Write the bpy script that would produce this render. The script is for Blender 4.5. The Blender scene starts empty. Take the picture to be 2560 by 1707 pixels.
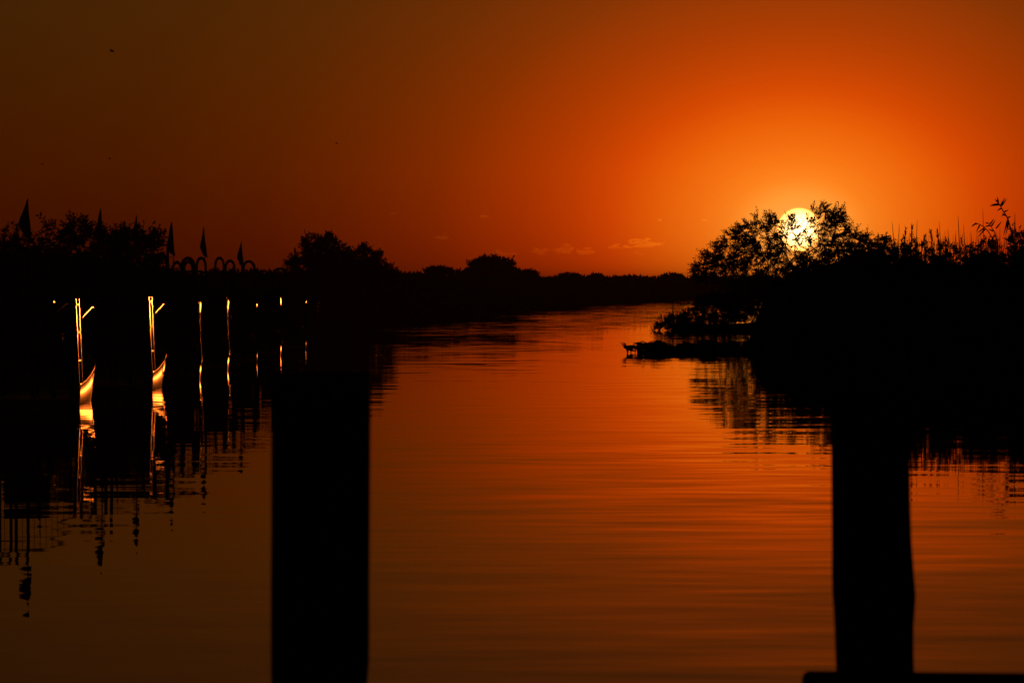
import bpy, math, random
import numpy as np
from mathutils import Vector, Matrix

sc = bpy.context.scene
C = sc.collection
rad = math.radians

# ------------------------------------------------------------------ camera
F = 10667.0            # focal length in photo pixels (photo 2560 x 1707)
CAM_H = 2.5
PITCH = math.atan(145.5 / F)
cam_data = bpy.data.cameras.new('camera')
cam = bpy.data.objects.new('camera', cam_data)
C.objects.link(cam)
sc.camera = cam
cam.location = (0, 0, CAM_H)
cam.rotation_euler = (math.pi / 2 - PITCH, 0, 0)
cam_data.sensor_width = 36
cam_data.lens = 36 * F / 2560
cam_data.clip_start = 0.5
cam_data.clip_end = 20000
cam_data.dof.use_dof = True
cam_data.dof.focus_distance = 150
cam_data.dof.aperture_fstop = 11

# ------------------------------------------------------------------ exposure
sc.view_settings.view_transform = 'Standard'
sc.view_settings.look = 'None'
sc.view_settings.exposure = 0
sc.view_settings.gamma = 1
sc.view_settings.use_curve_mapping = False
sc.render.engine = 'CYCLES'
sc.cycles.max_bounces = 6
sc.cycles.diffuse_bounces = 2
sc.cycles.glossy_bounces = 3
sc.cycles.transmission_bounces = 2
sc.cycles.sample_clamp_indirect = 4
sc.cycles.caustics_reflective = False
sc.cycles.caustics_refractive = False
sc.cycles.use_denoising = True
sc.cycles.denoiser = 'OPENIMAGEDENOISE'
sc.cycles.denoising_input_passes = 'RGB_ALBEDO_NORMAL'

# ------------------------------------------------------------------ sun and sky
SUN_EL = rad(0.715)
SUN_AZ = math.atan(717 / F)          # to the right of +Y
sun_dir = Vector((math.sin(SUN_AZ) * math.cos(SUN_EL), math.cos(SUN_AZ) * math.cos(SUN_EL), math.sin(SUN_EL)))
sd = bpy.data.lights.new('sun', 'SUN')
sd.energy = 2.0
sd.angle = rad(0.53)
sd.color = (1.0, 0.165, 0.016)
sun = bpy.data.objects.new('sun', sd)
C.objects.link(sun)
sun.rotation_euler = (-sun_dir).to_track_quat('-Z', 'Y').to_euler()
sun.location = (40, 300, 60)

world = bpy.data.worlds.new('World')
sc.world = world
world.use_nodes = True


class NT:
    """small helper for wiring node trees"""
    def __init__(s, tree):
        s.t = tree

    def n(s, typ, **kw):
        nd = s.t.nodes.new(typ)
        for k, v in kw.items():
            setattr(nd, k, v)
        return nd

    def set(s, sock, v):
        if isinstance(v, bpy.types.NodeSocket):
            s.t.links.new(v, sock)
        else:
            sock.default_value = v

    def m(s, op, a, b=0.0, c=None, clamp=False):
        nd = s.n('ShaderNodeMath', operation=op)
        nd.use_clamp = clamp
        s.set(nd.inputs[0], a)
        s.set(nd.inputs[1], b)
        if c is not None:
            s.set(nd.inputs[2], c)
        return nd.outputs[0]

    def v(s, op, a, b=None, scale=None):
        nd = s.n('ShaderNodeVectorMath', operation=op)
        s.set(nd.inputs[0], a)
        if b is not None:
            s.set(nd.inputs[1], b)
        if scale is not None:
            s.set(nd.inputs['Scale'], scale)
        return nd.outputs['Value'] if op in ('DOT_PRODUCT', 'LENGTH', 'DISTANCE') else nd.outputs[0]

    def ramp(s, fac, stops, interp='LINEAR'):
        nd = s.n('ShaderNodeValToRGB')
        r = nd.color_ramp
        r.interpolation = interp
        while len(r.elements) < len(stops):
            r.elements.new(0.5)
        for e, (p, c) in zip(r.elements, stops):
            e.position = p
            e.color = (*c, 1) if len(c) == 3 else c
        s.set(nd.inputs[0], fac)
        return nd.outputs[0]

    def noise(s, vec, scale=1.0, detail=2.0, rough=0.5):
        nd = s.n('ShaderNodeTexNoise')
        s.set(nd.inputs['Vector'], vec)
        nd.inputs['Scale'].default_value = scale
        nd.inputs['Detail'].default_value = detail
        nd.inputs['Roughness'].default_value = rough
        return nd


def build_sky():
    nt = world.node_tree
    q = NT(nt)
    bg = nt.nodes['Background']
    sky = q.n('ShaderNodeTexSky', sky_type='NISHITA')
    sky.sun_disc = False
    sky.sun_elevation = SUN_EL
    sky.sun_rotation = SUN_AZ
    sky.dust_density = 1.0
    d = q.v('NORMALIZE', q.n('ShaderNodeTexCoord').outputs['Generated'])
    sep = q.n('ShaderNodeSeparateXYZ')
    nt.links.new(d, sep.inputs[0])
    dx = q.m('SUBTRACT', q.m('ARCTAN2', sep.outputs[0], sep.outputs[1]), SUN_AZ)   # azimuth from the sun
    el = q.m('ARCSINE', sep.outputs[2])
    dz = q.m('SUBTRACT', el, SUN_EL)
    elp = q.m('MAXIMUM', el, 0.0)
    # aureole: wider along the horizon than upwards
    dz13 = q.m('MULTIPLY', dz, 1.36)
    th = q.m('SQRT', q.m('ADD', q.m('MULTIPLY', dx, dx), q.m('MULTIPLY', dz13, dz13)))
    p = q.m('SQRT', q.m('DIVIDE', th, math.pi))

    def st(deg, c):
        return (math.sqrt(deg / 180.0), c)
    aure = q.ramp(p, [
        st(0.0, (1.25, .44, .075)), st(0.35, (1.22, .40, .060)), st(0.62, (1.18, .35, .038)),
        st(0.95, (1.06, .240, .014)), st(1.35, (.98, .175, .007)), st(1.9, (.86, .117, .0026)),
        st(2.55, (.69, .058, .0008)), st(3.1, (.53, .041, .0004)), st(3.7, (.40, .029, .0002)),
        st(4.9, (.222, .0165, .0001)), st(6.0, (.140, .0105, .0001)), st(7.2, (.092, .0070, .0001)),
        st(9.0, (.061, .0046, 0)), st(12.0, (.043, .0034, 0)), st(20.0, (.026, .0024, 0)),
        st(45.0, (.008, .001, 0)), st(110.0, (.0015, .0003, 0)), st(180.0, (.001, .0002, 0))])
    # low thick air near the horizon takes some light away from the sun's side
    lowair = q.ramp(q.m('MULTIPLY', elp, 1 / rad(2.0), clamp=True),
                    [(0, (.75, .62, .5)), (.35, (.90, .84, .8)), (.75, (1, 1, 1)), (1, (1, 1, 1))])
    near = q.m('SUBTRACT', 1.0, q.m('DIVIDE', th, rad(3.6)), clamp=True)
    mixl = q.n('ShaderNodeMix', data_type='RGBA')
    q.set(mixl.inputs[0], near)
    q.set(mixl.inputs[6], lowair)
    mixl.inputs[7].default_value = (1, 1, 1, 1)
    aure = q.v('MULTIPLY', aure, mixl.outputs[2])
    # the broad brownish sky above
    base = q.v('MULTIPLY', sky.outputs[0], (0.0010, 0.0033, 0.0026))
    bfac = q.m('MULTIPLY', elp, 1 / rad(3.6))
    bfac = q.m('MULTIPLY', q.m('MINIMUM', bfac, 1.0), 1.0)
    fwd = q.m('SUBTRACT', 1.0, q.m('DIVIDE', q.m('ABSOLUTE', dx), 1.6), clamp=True)
    base = q.v('SCALE', base, scale=q.m('MULTIPLY', bfac, fwd))
    tot = q.v('ADD', aure, base)
    # small broken clouds low above the horizon, lit from behind
    azd = q.m('MULTIPLY', q.m('ARCTAN2', sep.outputs[0], sep.outputs[1]), 180 / math.pi)
    eld = q.m('MULTIPLY', el, 180 / math.pi)
    comb = q.n('ShaderNodeCombineXYZ')
    q.set(comb.inputs[0], azd)
    q.set(comb.inputs[1], q.m('MULTIPLY', eld, 3.4))
    cn = q.noise(comb.outputs[0], 7.0, 6.0, 0.62).outputs[0]
    lumps = None
    # (azimuth, elevation, half width, half height) in degrees
    for (a, e, w, h, k) in [(1.76, .535, .30, .085, 1.0), (1.45, .49, .18, .05, .7), (.70, .455, .17, .085, .95),
                            (.36, .43, .20, .06, .8), (.98, .435, .17, .065, .85), (-.95, .62, .12, .07, .6),
                            (-.15, .40, .34, .09, .5), (-.38, .90, .10, .035, .7), (-1.6, .94, .09, .03, .5),
                            (2.55, .84, .08, .03, .5), (1.72, .40, .12, .03, .5), (1.98, .845, .030, .022, 1.5)]:
        ux = q.m('DIVIDE', q.m('SUBTRACT', azd, a), w)
        uz = q.m('DIVIDE', q.m('SUBTRACT', eld, e), h)
        r = q.m('SUBTRACT', 1.0, q.m('ADD', q.m('MULTIPLY', ux, ux), q.m('MULTIPLY', uz, uz)), clamp=True)
        r = q.m('MULTIPLY', r, k)
        lumps = r if lumps is None else q.m('MAXIMUM', lumps, r)
    dens = q.m('SUBTRACT', q.m('ADD', q.m('MULTIPLY', lumps, 1.0), q.m('MULTIPLY', q.m('SUBTRACT', cn, 0.5), 3.6)), 0.40, clamp=True)
    dens = q.m('MULTIPLY', dens, q.m('MULTIPLY', lumps, 6.0, clamp=True))
    # thin rims glow, thick middles are a touch darker
    gl = q.ramp(dens, [(0, (1, 1, 1)), (.18, (1.15, 1.34, 1.7)), (.42, (1.27, 1.64, 2.2)), (.7, (1.06, 1.24, 1.6)), (1, (1.0, 1.2, 1.6))])
    tot = q.v('MULTIPLY', tot, gl)
    # the disc of the sun itself, soft at the limb
    dd = q.m('SQRT', q.m('ADD', q.m('MULTIPLY', dx, dx), q.m('MULTIPLY', dz, dz)))
    disc = q.m('DIVIDE', q.m('SUBTRACT', rad(0.30), dd), rad(0.03), clamp=True)
    limb = q.ramp(q.m('DIVIDE', dd, rad(0.31)), [(0, (1, 1, 1)), (.5, (.97, .88, .68)), (.8, (.85, .56, .25)), (1, (.7, .34, .08))])
    tot = q.v('ADD', tot, q.v('SCALE', q.v('MULTIPLY', limb, (3.6, 2.7, 1.35)), scale=disc))
    nt.links.new(q.v('SCALE', tot, scale=10.0), bg.inputs[0])
    bg.inputs[1].default_value = 0.1
    world.cycles.sampling_method = 'MANUAL'
    world.cycles.sample_map_resolution = 2048


build_sky()


# ------------------------------------------------------------------ helpers
def P(px, py, d):
    """the point that stands at distance d (metres along +Y) on the sight line of a photo pixel"""
    x = (px - 1280) / F
    y = -(py - 853.5) / F
    Y = math.cos(PITCH) + y * math.sin(PITCH)
    Z = -math.sin(PITCH) + y * math.cos(PITCH)
    k = d / Y
    return np.array((x * k, d, CAM_H + Z * k))


def px_at(x, d):
    return 1280 + x / d * F


class MB:
    def __init__(s):
        s.v = []
        s.f = []
        s.k = 0

    def add(s, v, f):
        v = np.asarray(v, float).reshape(-1, 3)
        s.v.append(v)
        s.f += [tuple(int(i) + s.k for i in q) for q in f]
        s.k += len(v)

    def box(s, c, size, rot=None, bev=0.0):
        x, y, z = (size[0] / 2, size[1] / 2, size[2] / 2)
        if bev:
            b = bev
            ring = [(-x + b, -y), (x - b, -y), (x, -y + b), (x, y - b), (x - b, y), (-x + b, y), (-x, y - b), (-x, -y + b)]
            v = []
            for zz, ins in ((-z, b), (-z + b, 0), (z - b, 0), (z, b)):
                for (a, e) in ring:
                    v.append((a * (1 - ins / x), e * (1 - ins / y), zz))
            f = [tuple(range(7, -1, -1)), tuple(range(24, 32))]
            for k in range(3):
                for i in range(8):
                    j = (i + 1) % 8
                    f.append((k * 8 + i, k * 8 + j, k * 8 + 8 + j, k * 8 + 8 + i))
        else:
            v = [(i, j, k) for k in (-z, z) for j in (-y, y) for i in (-x, x)]
            f = [(0, 2, 3, 1), (4, 5, 7, 6), (0, 1, 5, 4), (2, 6, 7, 3), (0, 4, 6, 2), (1, 3, 7, 5)]
        v = np.array(v, float)
        if rot is not None:
            v = v @ np.array(Matrix(rot).to_3x3()).T
        s.add(v + np.array(c), f)

    def tube(s, pts, r, n=8, closed=False, cap=True):
        pts = [np.array(p, float) for p in pts]
        m = len(pts)
        rs = r if hasattr(r, '__len__') else [r] * m
        ref = None
        rings = []
        for i in range(m):
            if closed:
                t = pts[(i + 1) % m] - pts[i - 1]
            else:
                t = pts[min(i + 1, m - 1)] - pts[max(i - 1, 0)]
            t = t / (np.linalg.norm(t) + 1e-9)
            if ref is None:
                ref = np.array((0, 0, 1.0)) if abs(t[2]) < .9 else np.array((1.0, 0, 0))
            a = ref - t * ref.dot(t)
            a /= np.linalg.norm(a) + 1e-9
            ref = a
            b = np.cross(t, a)
            for k in range(n):
                w = 2 * math.pi * k / n
                rings.append(pts[i] + rs[i] * (math.cos(w) * a + math.sin(w) * b))
        f = []
        for i in range(m if closed else m - 1):
            j = (i + 1) % m
            for k in range(n):
                l = (k + 1) % n
                f.append((i * n + k, i * n + l, j * n + l, j * n + k))
        if cap and not closed:
            f.append(tuple(range(n - 1, -1, -1)))
            f.append(tuple((m - 1) * n + k for k in range(n)))
        s.add(rings, f)

    def blob(s, c, r, rng, seg=9, rings=6, rough=.22):
        v = [(0, 0, -1.0)]
        for i in range(1, rings):
            a = math.pi * i / rings - math.pi / 2
            for k in range(seg):
                w = 2 * math.pi * (k + .5 * (i % 2)) / seg
                v.append((math.cos(a) * math.cos(w), math.cos(a) * math.sin(w), math.sin(a)))
        v.append((0, 0, 1.0))
        v = np.array(v)
        v = v * (1 + rng.uniform(-rough, rough, (len(v), 1))) * np.array(r) + np.array(c)
        f = []
        for k in range(seg):
            l = (k + 1) % seg
            f.append((0, 1 + l, 1 + k))
            for i in range(rings - 2):
                b = 1 + i * seg
                f.append((b + k, b + l, b + seg + l, b + seg + k))
            b = 1 + (rings - 2) * seg
            f.append((b + k, b + l, len(v) - 1))
        s.add(v, f)

    def build(s, name, mat, parent=None, smooth=False, loc=None):
        me = bpy.data.meshes.new(name)
        v = np.concatenate(s.v) if s.v else np.zeros((0, 3))
        if loc is not None:
            v = v - np.array(loc)
        me.from_pydata(v.tolist(), [], s.f)
        me.materials.append(mat)
        if smooth:
            me.polygons.foreach_set('use_smooth', [True] * len(me.polygons))
        me.update()
        o = bpy.data.objects.new(name, me)
        C.objects.link(o)
        if loc is not None:
            o.location = loc
        if parent is not None:
            o.parent = parent
        return o


def thing(name, label, cat, loc=(0, 0, 0), group=None):
    o = bpy.data.objects.new(name, None)
    C.objects.link(o)
    o.empty_display_size = .2
    o.location = loc
    return tag(o, label, cat, group)


def tag(o, label, cat, group=None, kind=None):
    if label:
        o['label'] = label
    if cat:
        o['category'] = cat
    if group:
        o['group'] = group
    if kind:
        o['kind'] = kind
    return o


# ------------------------------------------------------------------ materials
def mat(name, c1, c2, scale=3.0, rough=.8, metal=0.0, bump=0.0, detail=4, stretch=(1, 1, 1), spec=.3):
    m = bpy.data.materials.new(name)
    m.use_nodes = True
    q = NT(m.node_tree)
    b = m.node_tree.nodes['Principled BSDF']
    co = q.v('MULTIPLY', q.n('ShaderNodeTexCoord').outputs['Object'], stretch)
    nz = q.noise(co, scale, detail, .6).outputs[0]
    q.set(b.inputs['Base Color'], q.ramp(nz, [(.3, c1), (.7, c2)]))
    rr = q.m('MULTIPLY_ADD', q.m('SUBTRACT', nz, .5), .3 * rough, rough, clamp=True)
    q.set(b.inputs['Roughness'], rr)
    b.inputs['Metallic'].default_value = metal
    b.inputs['Specular IOR Level'].default_value = spec
    if bump:
        bp = q.n('ShaderNodeBump')
        bp.inputs['Strength'].default_value = bump
        bp.inputs['Distance'].default_value = .02
        q.set(bp.inputs['Height'], nz)
        q.set(b.inputs['Normal'], bp.outputs[0])
    return m


M_leaf = mat('leaf_green', (.018, .028, .010), (.045, .062, .022), 1.5, .75, spec=.15)
M_leaf2 = mat('leaf_olive', (.022, .026, .010), (.055, .056, .022), 1.2, .75, spec=.15)
M_bark = mat('bark', (.02, .015, .010), (.06, .045, .03), 6, .95, bump=.4, spec=.1)
M_reed = mat('dry_reed', (.05, .04, .02), (.10, .08, .04), 4, .85, spec=.15)
M_hyac = mat('hyacinth_leaf', (.018, .035, .010), (.04, .07, .02), 3, .6, spec=.25)
M_mud = mat('mud', (.012, .009, .006), (.035, .027, .018), .4, 1.0, bump=.5, spec=.0)
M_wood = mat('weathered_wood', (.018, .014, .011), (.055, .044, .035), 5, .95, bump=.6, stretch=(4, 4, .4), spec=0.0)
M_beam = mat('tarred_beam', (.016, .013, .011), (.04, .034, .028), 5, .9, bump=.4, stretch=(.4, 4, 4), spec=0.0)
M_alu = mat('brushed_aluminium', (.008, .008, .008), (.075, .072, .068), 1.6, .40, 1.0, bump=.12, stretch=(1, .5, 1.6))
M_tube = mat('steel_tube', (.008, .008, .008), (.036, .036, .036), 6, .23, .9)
M_wire = mat('dark_wire', (.02, .02, .02), (.04, .04, .04), 8, .9, 0.0, spec=0.0)
M_engine = mat('engine_iron', (.015, .015, .016), (.05, .05, .05), 9, .9, 0.0, spec=0.0)
M_rubber = mat('black_vinyl', (.008, .008, .008), (.02, .02, .02), 8, .95, spec=0.0)
M_paint = mat('dark_paint', (.012, .013, .016), (.03, .032, .036), 4, .95, spec=0.0)
M_prop = mat('carbon_blade', (.01, .01, .01), (.02, .02, .02), 8, .7, spec=0.0)
M_flag = mat('red_cloth', (.07, .004, .004), (.11, .008, .006), 10, .95, spec=.05)
M_bird = mat('dark_feathers', (.012, .010, .009), (.03, .026, .022), 12, .9)


def water_mat():
    m = bpy.data.materials.new('river_water')
    m.use_nodes = True
    q = NT(m.node_tree)
    b = m.node_tree.nodes['Principled BSDF']
    b.inputs['Base Color'].default_value = (.006, .0045, .003, 1)
    b.inputs['Roughness'].default_value = .015
    b.inputs['IOR'].default_value = 1.333
    pos = q.n('ShaderNodeNewGeometry').outputs['Position']

    def field(length, depth, ang, det, off, amp):
        # crests of a train of ripples: long across, short along the way they travel
        mp = q.n('ShaderNodeMapping', vector_type='TEXTURE')
        q.set(mp.inputs[0], pos)
        mp.inputs['Rotation'].default_value = (0, 0, rad(ang))
        mp.inputs['Scale'].default_value = (length, depth, 1)
        mp.inputs['Location'].default_value = (off, off * 3.7, 0)
        f = q.m('SUBTRACT', q.noise(mp.outputs[0], 1.0, det, .5).outputs[0], .5)
        return q.v('SCALE', (-math.sin(rad(ang)) * amp, math.cos(rad(ang)) * amp, 0), scale=f)

    swell = field(4.8, 1.4, 20.0, 1.0, 3.1, .0170)
    swell2 = field(2.8, .68, -14.0, 1.0, 17.3, .0150)
    ripple = field(1.6, .42, 8.0, 2.0, 40.7, .0150)
    patch = q.noise(q.v('MULTIPLY', pos, (1 / 14., 1 / 34., 1)), 1.0, 2, .5).outputs[0]
    pm = q.m('MULTIPLY_ADD', q.m('SUBTRACT', patch, .5), 3.2, .85)
    pm = q.m('MINIMUM', q.m('MAXIMUM', pm, .5), 1.9)
    sp = q.n('ShaderNodeSeparateXYZ')
    q.set(sp.inputs[0], pos)
    # wind reaches the open reach further up the river
    far = q.m('MULTIPLY_ADD', q.m('DIVIDE', q.m('SUBTRACT', sp.outputs[1], 120.0), 260.0, clamp=True), 3.2, 1.0)
    amp = q.m('MULTIPLY', pm, far)
    sl = q.v('ADD', q.v('ADD', swell, swell2), ripple)
    sl = q.v('SCALE', sl, scale=amp)
    nrm = q.v('NORMALIZE', q.v('ADD', sl, (0, 0, 1)))
    q.set(b.inputs['Normal'], nrm)
    return m


M_water = water_mat()

# ------------------------------------------------------------------ the setting
wm = MB()
wm.add([(-6000, -200, 0), (6000, -200, 0), (6000, 9000, 0), (-6000, 9000, 0)], [(0, 1, 2, 3)])
tag(wm.build('water', M_water), 'calm river water mirroring the orange sky', None, kind='structure')

# left bank: edge of the land along the water (x, y)
L_EDGE = [(-13.5, -150), (-13.5, 60), (-13.0, 110), (-12.8, 145), (-12.6, 168), (-12.0, 190), (-10.2, 240), (-7.6, 290),
          (-3.9, 345), (-.9, 385), (4.0, 440), (9.0, 498), (16.0, 570), (23.0, 640), (31.0, 702), (48.0, 760), (90.0, 800), (300, 840), (5500, 900)]
R_EDGE = [(30, -150), (26, 60), (23.0, 120), (17.5, 148), (11.0, 157), (9.9, 164), (10.4, 172), (12.2, 190), (12.6, 212), (9.5, 221), (8.4, 226), (9.5, 233), (15, 250), (19, 290), (28, 420), (42, 560),
          (60, 660), (110, 720), (300, 760), (5500, 800)]


def bank(name, edge, far, label):
    rng = np.random.default_rng(5)
    mb = MB()
    v = []
    e = []
    for (a, b) in zip(edge[:-1], edge[1:]):
        n = max(1, int(min(40, math.dist(a, b) / 4)))
        for i in range(n):
            t = i / n
            e.append((a[0] + (b[0] - a[0]) * t, a[1] + (b[1] - a[1]) * t))
    e.append(edge[-1])
    sgn = -1 if far[0] < 0 else 1
    for (x, y) in e:
        j = rng.uniform(-.25, .25)
        v += [(x - sgn * (.5 + j), y, -.6), (x + j * .5, y, .03), (x + sgn * 1.2, y, .22 + j * .2), (x + sgn * 6, y + 3 * (x > 25 and sgn < 0), .4 + j * .3)]
    f = []
    for i in range(len(e) - 1):
        for k in range(3):
            a = i * 4 + k
            q = (a, a + 1, a + 5, a + 4)
            f.append(q if sgn < 0 else q[::-1])
    # the flat land behind
    n0 = len(v)
    for (x, y) in e:
        v.append((x + sgn * 60 if sgn < 0 and y < 500 else x + sgn * 6, y + (60 if y > 500 and sgn < 0 else 0), .45))
    for i in range(len(e) - 1):
        q = (i * 4 + 3, n0 + i, n0 + i + 1, i * 4 + 7)
        f.append(q[::-1] if sgn > 0 else q)
    if sgn < 0:
        k = len(v)
        v += [(-6000, -150, .45), (-6000, 9000, .45), (5900, 9000, .45)]
        f.append(tuple([k + 2, k + 1, k] + [n0 + i for i in range(len(e))]))
    else:
        k = len(v)
        v += [(5900, -150, .45)]
        f.append(tuple([n0 + i for i in range(len(e))] + [k])[::-1])
    mb.add(v, f)
    o = mb.build(name, M_mud)
    return tag(o, label, None, kind='structure')


bank('left_bank', L_EDGE, (-1, 0), 'low muddy ground of the left bank')
bank('right_bank', R_EDGE, (1, 0), 'low muddy ground of the right bank')


# ------------------------------------------------------------------ plants
def leaf_quads(mb, pos, dirs, rng, L, W):
    """one folded pointed leaf per position, growing along dirs"""
    n = len(pos)
    d = dirs / (np.linalg.norm(dirs, axis=1, keepdims=True) + 1e-9)
    side = np.cross(d, rng.normal(size=(n, 3)))
    side /= np.linalg.norm(side, axis=1, keepdims=True) + 1e-9
    nrm = np.cross(d, side)
    l = L * rng.uniform(.65, 1.25, (n, 1))
    w = W * rng.uniform(.7, 1.25, (n, 1))
    a = pos
    b = pos + d * l * .48 + side * w * .5 + nrm * w * .16
    c = pos + d * l - nrm * l * .10
    e = pos + d * l * .48 - side * w * .5 + nrm * w * .16
    v = np.stack([a, b, c, e], 1).reshape(-1, 3)
    i = np.arange(n) * 4
    f = np.concatenate([np.stack([i, i + 1, i + 2], 1), np.stack([i, i + 2, i + 3], 1)])
    mb.add(v, f.tolist())


def leafy_mass(mb, c, r, rng, L, W, dens=.9, seg=11, rings=7):
    """dense inner foliage: an irregular dark body thickly clad in leaves"""
    c = np.array(c, float)
    r = np.array(r, float)
    mb.blob(c, r * .86, rng, seg, rings, .13)
    area = 4 * math.pi * ((r[0] * r[1]) ** 1.6 / 3 + (r[0] * r[2]) ** 1.6 / 3 + (r[1] * r[2]) ** 1.6 / 3) ** (1 / 1.6)
    n = int(min(3500, dens * area / (.5 * L * W)))
    u = rng.normal(size=(n, 3))
    u /= np.linalg.norm(u, axis=1, keepdims=True)
    pos = c + u * r * rng.uniform(.78, 1.0, (n, 1))
    leaf_quads(mb, pos, u * .7 + rng.normal(size=(n, 3)) * .6 + np.array((0, 0, .25)), rng, L, W)


def sprigs(mb, tw, cents, outward, rng, n_tw, tl, n_leaf, L, W, tr):
    """leafy twigs around each cluster centre; twig wood goes to mesh tw"""
    for c, o in zip(cents, outward):
        for _ in range(n_tw):
            d = o * .9 + rng.normal(size=3) * .75 + np.array((0, 0, .25))
            d /= np.linalg.norm(d)
            ln = tl * rng.uniform(.55, 1.3)
            s = c + rng.normal(size=3) * tl * .04
            bend = np.array((0, 0, -.25)) * ln * rng.uniform(-.4, 1)
            t = np.linspace(.12, 1, n_leaf)[:, None]
            pos = s + d * ln * t + bend * t * t
            if tw is not None:
                tw.tube([s, s + d * ln * .5 + bend * .25, s + d * ln + bend], [tr, tr * .8, tr * .4], 3, cap=False)
            sd_ = np.cross(d, rng.normal(size=3))
            sd_ /= np.linalg.norm(sd_) + 1e-9
            alt = np.where(np.arange(n_leaf) % 2 == 0, 1, -1)[:, None]
            dirs = d * .75 + sd_ * alt * .8 + rng.normal(size=(n_leaf, 3)) * .3
            leaf_quads(mb, pos, dirs, rng, L, W)


def in_poly(x, z, poly):
    inside = False
    n = len(poly)
    for i in range(n):
        x1, z1 = poly[i]
        x2, z2 = poly[i - 1]
        if (z1 > z) != (z2 > z) and x < (x2 - x1) * (z - z1) / (z2 - z1) + x1:
            inside = not inside
    return inside


def edge_dist(x, z, poly):
    best = 1e9
    p = np.array((x, z))
    for i in range(len(poly)):
        a = np.array(poly[i - 1])
        b = np.array(poly[i])
        t = np.clip((p - a).dot(b - a) / ((b - a).dot(b - a) + 1e-9), 0, 1)
        best = min(best, np.linalg.norm(p - a - t * (b - a)))
    return best


def tree(name, label, cat, outline, d, depth, base, n_cl, seed, L=.14, W=.055, n_tw=4, tl=.5, n_leaf=10, cores=(),
         group=None, leaf=None, r0=.03, skip=None, twig=True, solid=0, inset=.06, fill=1.0):
    """outline: silhouette of the crown in photo pixels at distance d; base: foot of the trunk"""
    rng = np.random.default_rng(seed)
    leaf = leaf or M_leaf
    poly = [tuple(P(x, y, d)[[0, 2]]) for (x, y) in outline]
    pa = np.array(poly)
    lo, hi = pa.min(0), pa.max(0)
    cen = np.array((pa[:, 0].mean(), d, pa[:, 1].mean()))
    b0 = P(base[0], base[1], d)
    b0[2] = .25
    cl = []
    guard = 0
    while len(cl) < n_cl and guard < n_cl * 60:
        guard += 1
        x = rng.uniform(lo[0], hi[0])
        z = rng.uniform(lo[1], hi[1])
        if not in_poly(x, z, poly):
            continue
        e = edge_dist(x, z, poly)
        if e < inset * rng.uniform(.3, 1.6):
            continue
        if skip is not None and skip(px_at(x, d), z, rng):
            continue
        th = depth * min(1, math.sqrt(e / (.32 * (hi[1] - lo[1])) + .03))
        cl.append((x, d + rng.uniform(-1, 1) * th, z))
    cl = np.array(cl)
    # limbs: every cluster hangs on the nearest limb that leads to it
    top0 = b0 + np.array((0, 0, max(.4, .25 * (lo[1] - .25) + .3)))
    nodes = [b0, top0]
    par = [-1, 0]
    order = np.argsort(np.linalg.norm(cl - top0, axis=1))
    for k in order:
        c = cl[k]
        na = np.array(nodes[1:])
        dist = np.linalg.norm(na - c, axis=1)
        droot = np.linalg.norm(na - top0, axis=1)
        j = int(np.argmin(dist + .22 * droot)) + 1
        p0 = nodes[j]
        ln = np.linalg.norm(c - p0)
        prev = j
        seg = 3 if ln > 1.0 else 2
        for s_ in range(1, seg + 1):
            t = s_ / seg
            pt = p0 + (c - p0) * t
            if s_ < seg:
                pt = pt + rng.normal(size=3) * ln * .05 + np.array((0, 0, -.06 * ln))
            nodes.append(pt)
            par.append(prev)
            prev = len(nodes) - 1
    cnt = np.ones(len(nodes))
    for i in range(len(nodes) - 1, 0, -1):
        cnt[par[i]] += cnt[i] * .5
    tw = MB()
    for i in range(1, len(nodes)):
        r1 = r0 * .28 * cnt[par[i]] ** .42
        r2 = r0 * .28 * cnt[i] ** .42
        if i == 1:
            r1 *= 1.35
        a, b = nodes[par[i]], nodes[i]
        if True:
            tw.tube([a, b], [r1, r2], 5 if r1 > .03 else 4, cap=False)
    cr = MB()
    out = cl - cen
    out = out / (np.linalg.norm(out, axis=1, keepdims=True) + 1e-9)
    sprigs(cr, tw if twig else None, cl, out, rng, n_tw, tl, n_leaf, L, W, r0 * .22)
    for (cx, cy, rx, rz) in cores:
        c = P(cx, cy, d)
        k = d / F
        leafy_mass(cr, c, (rx * k, depth * .55, rz * k), rng, L, W)
    loc = tuple(b0)
    t = thing(name, label, cat, loc, group)
    w_ = tw.build('trunk', M_bark, t, loc=loc)
    c_ = cr.build('crown', leaf, t, loc=loc)
    w_.location = (0, 0, 0)
    c_.location = (0, 0, 0)
    return t


# --- the big bush in front of the sun
BUSH = [(x, y + 8) for (x, y) in [(1733, 694), (1731, 664), (1755, 630), (1779, 600), (1810, 580), (1841, 567), (1865, 553), (1890, 534), (1912, 537),
        (1926, 530), (1945, 534), (1966, 524), (1990, 524), (2015, 517), (2038, 503), (2058, 504), (2090, 510), (2116, 528), (2121, 541), (2110, 552),
        (2138, 560), (2160, 576), (2195, 584), (2200, 640), (2060, 700), (1900, 720), (1800, 708)]]
_r = np.random.default_rng(3)


def bush_skip(px, z, rng):
    py = 708 - (z - CAM_H) / 230 * F
    # thin foliage high in the crown where the disc of the sun shows almost bare
    if 1960 < px < 2030 and py < 549 and rng.random() < .7:
        return True
    r = math.hypot(px - 1997, py - 575)
    if r < 60:
        return rng.random() < (.60 if py > 570 else .40)
    return False


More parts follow.
